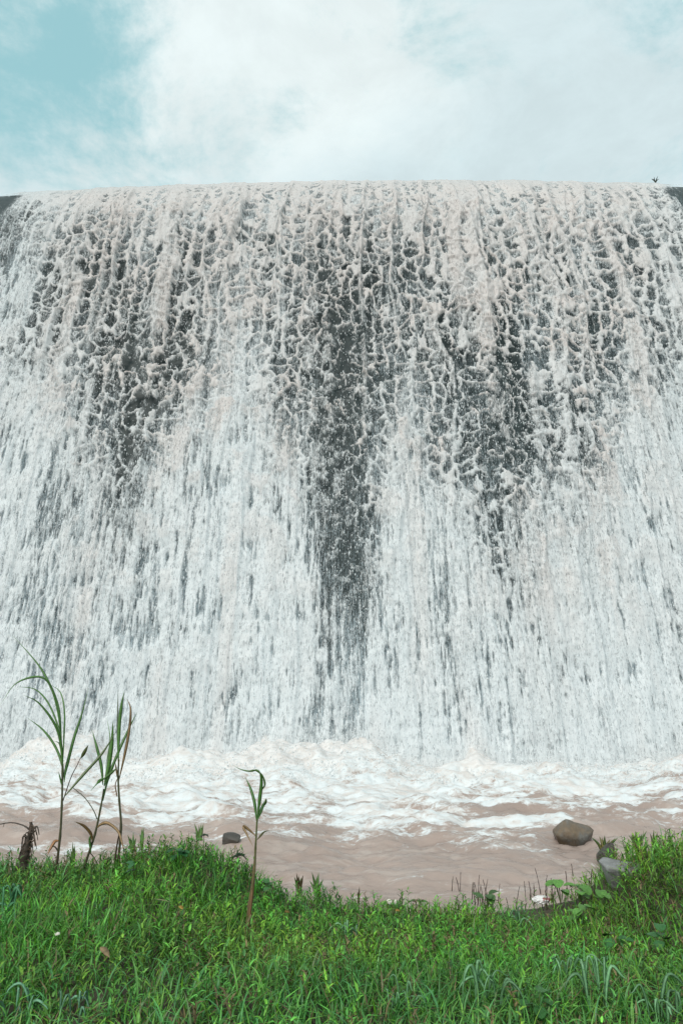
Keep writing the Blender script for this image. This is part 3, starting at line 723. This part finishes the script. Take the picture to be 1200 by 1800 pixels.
# broad leaves
def disc_leaf(name, c, nrm_yaw, tilt, size, col, parent, aspect=.75):
    m = 12; V = [[0, 0, 0]]
    for i in range(m):
        a = 2 * math.pi * i / m; rr = size * (1 - .18 * math.cos(a)) * .5
        V.append([rr * math.cos(a), rr * math.sin(a) * aspect * (1.0 if abs(math.cos(a)) < .9 else .8), .10 * size * (abs(math.sin(a)) ** 1.5) - .06 * size * math.cos(a) ** 2])
    V = np.array(V); V[:, 0] += size * .45
    ct, st_ = math.cos(tilt), math.sin(tilt); V = np.stack([V[:, 0] * ct - V[:, 2] * st_, V[:, 1], V[:, 0] * st_ + V[:, 2] * ct], -1)
    cy, sy_ = math.cos(nrm_yaw), math.sin(nrm_yaw); V = np.stack([V[:, 0] * cy - V[:, 1] * sy_, V[:, 0] * sy_ + V[:, 1] * cy, V[:, 2]], -1)
    Vb = V - [0, 0, .0015]; n0 = len(V)
    f = [[0, 1 + i, 1 + (i + 1) % m] for i in range(m)] + [[n0, n0 + 1 + (i + 1) % m, n0 + 1 + i] for i in range(m)]
    A_ = np.concatenate([V, Vb]) + np.array(c) - np.array(parent.location)
    return link(name, mesh_np(name, A_, f, True, {'tint': np.tile(col, (len(A_), 1))}), m_leaf, parent)
def broad(px, label, n=6, size=.10, h=.14, col=(.15, .36, .07)):
    p = hit(*px); t_ = thing("broadleaf_weed", p, label, "weed")
    for i in range(n):
        a = random.uniform(0, 6.28); q_ = p + np.array([math.cos(a) * .04, math.sin(a) * .04, h * random.uniform(.8, 1.4)])
        tube("leaf_stalk", [p, (p + q_) / 2 + [0, 0, .01], q_], .003, .002, (.10, .14, .04), t_, ns=4)
        disc_leaf("leaf", q_, a, random.uniform(-.5, .2), size * random.uniform(.7, 1.15), tuple(np.array(col) * random.uniform(.75, 1.2)), t_)
broad((985, 1590), "bright broad-leaved weed nearest the muddy inlet", 7, .12, .16)
broad((1020, 1598), "bright broad-leaved weed between the inlet and the grey rock", 7, .12, .15)
broad((1060, 1612), "broad-leaved weed below the grey rock", 6, .11, .14)
broad((1025, 1640), "broad-leaved weed in the grass below the inlet", 6, .11, .14)
broad((855, 1606), "folded pale broad leaf cluster left of the muddy inlet", 6, .11, .13, (.08, .17, .05))
broad((945, 1800), "round-leaved weed at the bottom right of centre", 4, .10, .10, (.04, .17, .03))
broad((1085, 1690), "round-leaved weed among the right-hand grass", 4, .09, .12, (.04, .17, .04))
broad((1165, 1690), "round-leaved weed near the right edge", 5, .10, .13, (.04, .17, .04))
broad((240, 1560), "broad-leaved weed on the mound below the reeds", 6, .08, .14, (.04, .16, .05))
broad((310, 1530), "dark broad-leaved clump on top of the mound", 8, .08, .14, (.03, .14, .04))
broad((470, 1590), "broad-leaved weed right of the lone short reed", 5, .08, .12, (.05, .17, .04))
broad((690, 1600), "bright creeping broad leaves at the middle of the bank edge", 7, .09, .08, (.09, .21, .05))
broad((735, 1602), "bright creeping broad leaves right of the bank-edge middle", 6, .09, .08, (.10, .20, .04))
# the two dark curled leaves over the water
for (px, lab) in (((358, 1478), "dark curled leaf held up on top of the mound"), ((418, 1512), "dark rounded leaf over the water beside the small rock")):
    p = hit(px[0], px[1] + 25); t_ = thing("curled_leaf_weed", p, lab, "weed"); D = p[1]; q_ = at(px[0], px[1] - 12, D)
    tube("leaf_stalk", [p, (p + q_) / 2, q_], .005, .003, (.05, .06, .03), t_, ns=5)
    disc_leaf("leaf", q_ + [.05, 0, -.01], math.pi, -.25, .13, (.02, .05, .02), t_, .6)
    disc_leaf("leaf", q_, .2, -.5, .10, (.03, .08, .03), t_, .6)

# ------------------------------------------------------------------ rocks
def rock_mat(name, ca, cb, cc_, wetz=None):
    m, t, b, o_ = mat(name); g = N(t, 'ShaderNodeTexCoord').outputs['Object']
    n1_ = noise(t, g, 3.2, 7, .6); n2_ = noise(t, g, 18, 6, .65); n3_ = noise(t, g, 5.5, 5, .6, .5)
    c = mixc(t, mapr(t, n1_, .38, .62), ca, cb); c = mixc(t, mapr(t, n3_, .52, .68), c, cc_)
    c = mixc(t, mapr(t, n2_, .3, .7, .0, .35), c, (.04, .035, .03))
    if wetz is not None:      # soaked band above the waterline
        sp = N(t, 'ShaderNodeSeparateXYZ'); L(t, g, sp.inputs[0])
        wet = mapr(t, math_(t, 'ADD', sp.outputs[2], math_(t, 'MULTIPLY', math_(t, 'SUBTRACT', n1_, .5), .25)), wetz - .04, wetz + .05, 1, 0)
        c = mixc(t, wet, c, mixc(t, 1.0, c, (.38, .36, .34), 'MULTIPLY')); L(t, mapr(t, wet, 0, 1, .6, .2), b.inputs['Roughness'])
    L(t, c, b.inputs['Base Color']); b.inputs['Roughness'].default_value = .55
    bump(t, math_(t, 'ADD', n1_, math_(t, 'MULTIPLY', n2_, .5)), b, .8, .04); return m
import bmesh
def rock(name, loc, size, seed, m, label, parent=None, flat=.0):
    bm = bmesh.new(); bmesh.ops.create_icosphere(bm, subdivisions=4, radius=1); rg = np.random.default_rng(seed)
    cuts = [(lambda v: (v / np.linalg.norm(v), rg.uniform(.42, .78)))(rg.normal(0, 1, 3)) for _ in range(12)]
    for v in bm.verts:
        p = np.array(v.co)
        for nv, dd in cuts:
            d = p @ nv - dd
            if d > 0: p = p - nv * d * .96
        k = 1 + .07 * (float(fbm(np.array([p[0] * 2.2 + seed]), np.array([p[1] * 2.2 + p[2] * 1.7]), 4, 2)[0]) - .5) * 2
        v.co = Vector(p * k * np.array(size))
    for f_ in bm.faces: f_.smooth = True
    me = bpy.data.meshes.new(name); bm.to_mesh(me); bm.free()
    o = link(name, me, m, parent); o.location = loc
    if label: tag(o, label, "rock")
    return o
m_r1 = rock_mat("brown_rock", (.20, .14, .085), (.15, .14, .125), (.20, .19, .17), .13)
m_r2 = rock_mat("grey_rock", (.30, .30, .30), (.16, .155, .15), (.45, .45, .45))
m_r3 = rock_mat("dark_rock", (.055, .05, .045), (.09, .08, .07), (.12, .11, .09))
def onwater(X, Y): d = dirpx(X, Y); tt_ = (WATER_Z - CAM[2]) / d[2]; return CAM + d * tt_
p = onwater(1014, 1480)
rk = rock("boulder", p + [0, 0.12, -.06], (.37, .33, .37), 12, m_r1, "brown and grey boulder standing in the river near the right bank")
p = onwater(402, 1492); rock("rock", p + [0, .1, .06], (.20, .18, .13), 5, m_r3, "small dark rounded rock in the water behind the grassy mound")
p = hit(1098, 1545); rock("rock", p + [.0, .1, -.02], (.21, .18, .24), 8, m_r2, "pale grey rock half sunk in the grass of the right bank")
p = hit(1085, 1520); rock("rock", p + [-.04, .2, .03], (.16, .16, .20), 23, m_r3, "dark wet rock behind the pale grey rock")
p = onwater(882, 1538); rock("rock", p + [0, .05, .0], (.10, .08, .045), 31, m_r3, "small dark stone barely breaking the water of the inlet")
p = onwater(692, 1534); rock("rock", p + [0, .05, -.01], (.05, .05, .04), 37, m_r3, "tiny dark stone in the river off the middle of the bank")

# ------------------------------------------------------------------ dead stump with hanging roots
p = at(42, 1522, D0); st_ = thing("dead_stump", np.array([p[0], p[1], p[2]]), "dark ragged dead stump with hanging roots at the left bank edge", "stump")
tube("trunk", [at(38, 1530, D0), at(45, 1500, D0), at(50, 1478, D0), at(55, 1460, D0), at(55, 1445, D0)], .045, .012, [DK, (.09, .06, .045)], st_, ns=9, rough=.35)
for i in range(26):
    k = random.random(); a_ = (45 + 12 * k + random.uniform(-3, 3), 1510 - 58 * k); s_ = random.choice([-1, 1, 1])
    e_ = random.uniform(5, 13) * s_
    tube("root", [at(*a_, D0 + random.uniform(-.03, .03)), at(a_[0] + e_ * .7, a_[1] + random.uniform(-8, 4), D0 - .03), at(a_[0] + e_, a_[1] + random.uniform(6, 20), D0 - .03)], .007, .003, random.choice([DK, (.10, .065, .045)]), st_, ns=4, rough=.3)
tube("twig", [at(53, 1459, D0), at(45, 1453, D0), at(36, 1449, D0 + .05), at(20, 1446, D0 + .1), at(0, 1449, D0 + .15), at(-20, 1456, D0 + .2)], .007, .004, DK, st_, ns=5, rough=.2)
tube("twig", [at(8, 1447, D0 + .12), at(7, 1451, D0 + .12), at(6, 1454, D0 + .12)], .003, .002, DK, st_, ns=4)

# ------------------------------------------------------------------ dead stalks in the muddy inlet (about forty, alike)
for i in range(42):
    X = random.choice([random.uniform(835, 960), random.uniform(900, 1050), random.uniform(770, 860)]); Yb = random.uniform(1562, 1604) if X < 980 else random.uniform(1545, 1592)
    p = hit(X, Yb); D = p[1]; h = random.uniform(.08, .26)
    lean_ = random.uniform(-.25, .25)
    o = tube("dead_stalk", [p - [0, 0, .03], p + [lean_ * h * .5, 0, h * .55], p + [lean_ * h, 0, h]], .0045, .003, random.choice([(.06, .035, .03), (.09, .05, .04), (.05, .035, .02)]), None, ns=4, rough=.5)
    tag(o, "thin dark dead stalk standing in the mud of the inlet", "dead stalk", "dead stalks in the muddy inlet")

# ------------------------------------------------------------------ litter
m_bag, t, b, o_ = mat("wrapper"); g = N(t, 'ShaderNodeTexCoord').outputs['Object']
L(t, mixc(t, mapr(t, noise(t, mapping(t, g, (9, 9, 9)), 2.2, 3, .5), .55, .62), (.78, .76, .75), (.42, .16, .16)), b.inputs['Base Color']); b.inputs['Roughness'].default_value = .3
def crumple(px, size, seed, label, name="wrapper", cat="litter", m=m_bag, lift=.05):
    p = hit(*px); bm = bmesh.new(); bmesh.ops.create_icosphere(bm, subdivisions=3, radius=1); rg = np.random.default_rng(seed)
    for v in bm.verts: v.co = Vector(np.array(v.co) * rg.uniform(.7, 1.15) * np.array(size))
    me = bpy.data.meshes.new(name); bm.to_mesh(me); bm.free(); o = link(name, me, m); o.location = p + [0, 0, lift]; tag(o, label, cat); return o
crumple((952, 1598), (.085, .05, .035), 3, "crumpled white and red plastic wrapper at the edge of the inlet", lift=.08)
m_wh, t, b, o_ = mat("white_scrap"); b.inputs['Base Color'].default_value = (.72, .68, .60, 1)
crumple((684, 1614), (.022, .02, .022), 4, "larger of two small white scraps in the grass", "paper_scrap", m=m_wh, lift=.13)
crumple((695, 1614), (.012, .012, .018), 5, "smaller of two small white scraps in the grass", "paper_scrap", m=m_wh, lift=.13)
crumple((98, 1682), (.016, .012, .008), 6, "white scrap lying in the grass at lower left", "paper_scrap", m=m_wh, lift=.12)
def fallen(px, a, ln_px, wpx, col, label):
    p = hit(*px) + [0, 0, .13]; t_ = thing("fallen_leaf", p, label, "fallen leaf"); s = F / p[1]; l_ = ln_px / s
    d = np.array([math.cos(a), math.sin(a) * .6, -math.sin(a) * .0 - .25])
    ribbon("leaf", [p - d * l_ / 2, p, p + d * l_ / 2], wpx / s, col, t_, face_dir=[0, -.3, 1])
fallen((182, 1722), -.9, 34, 11, (.36, .25, .13), "broad dried tan leaf lying in the grass at lower left")
fallen((285, 1620), .5, 26, 3, (.4, .38, .2), "thin pale straw lying on the grass at left")
fallen((317, 1634), -.8, 14, 7, (.5, .30, .06), "small yellow leaf in the grass below the mound")
fallen((505, 1636), .9, 14, 7, (.5, .28, .08), "small orange leaf in the grass at the bank middle")
fallen((700, 1632), .7, 12, 7, (.55, .33, .08), "small orange leaf below the two white scraps")
fallen((548, 1690), 1.4, 12, 7, (.5, .25, .06), "small orange leaf lying low at the bottom middle")

# ------------------------------------------------------------------ sprig of weed on the crest
pc = face(np.array([12.35]), np.array([S_CREST]), .1)[0]
t_ = thing("crest_weed", pc, "tiny dark weed growing on the right end of the dam crest", "weed")
for i in range(6):
    a = i / 6 * 6.28
    ribbon("leaf", [pc, pc + [math.cos(a) * .06, 0, .12], pc + [math.cos(a) * .16, math.sin(a) * .1, .18 + .04 * (i % 3)]], .04, (.03, .05, .03), t_)
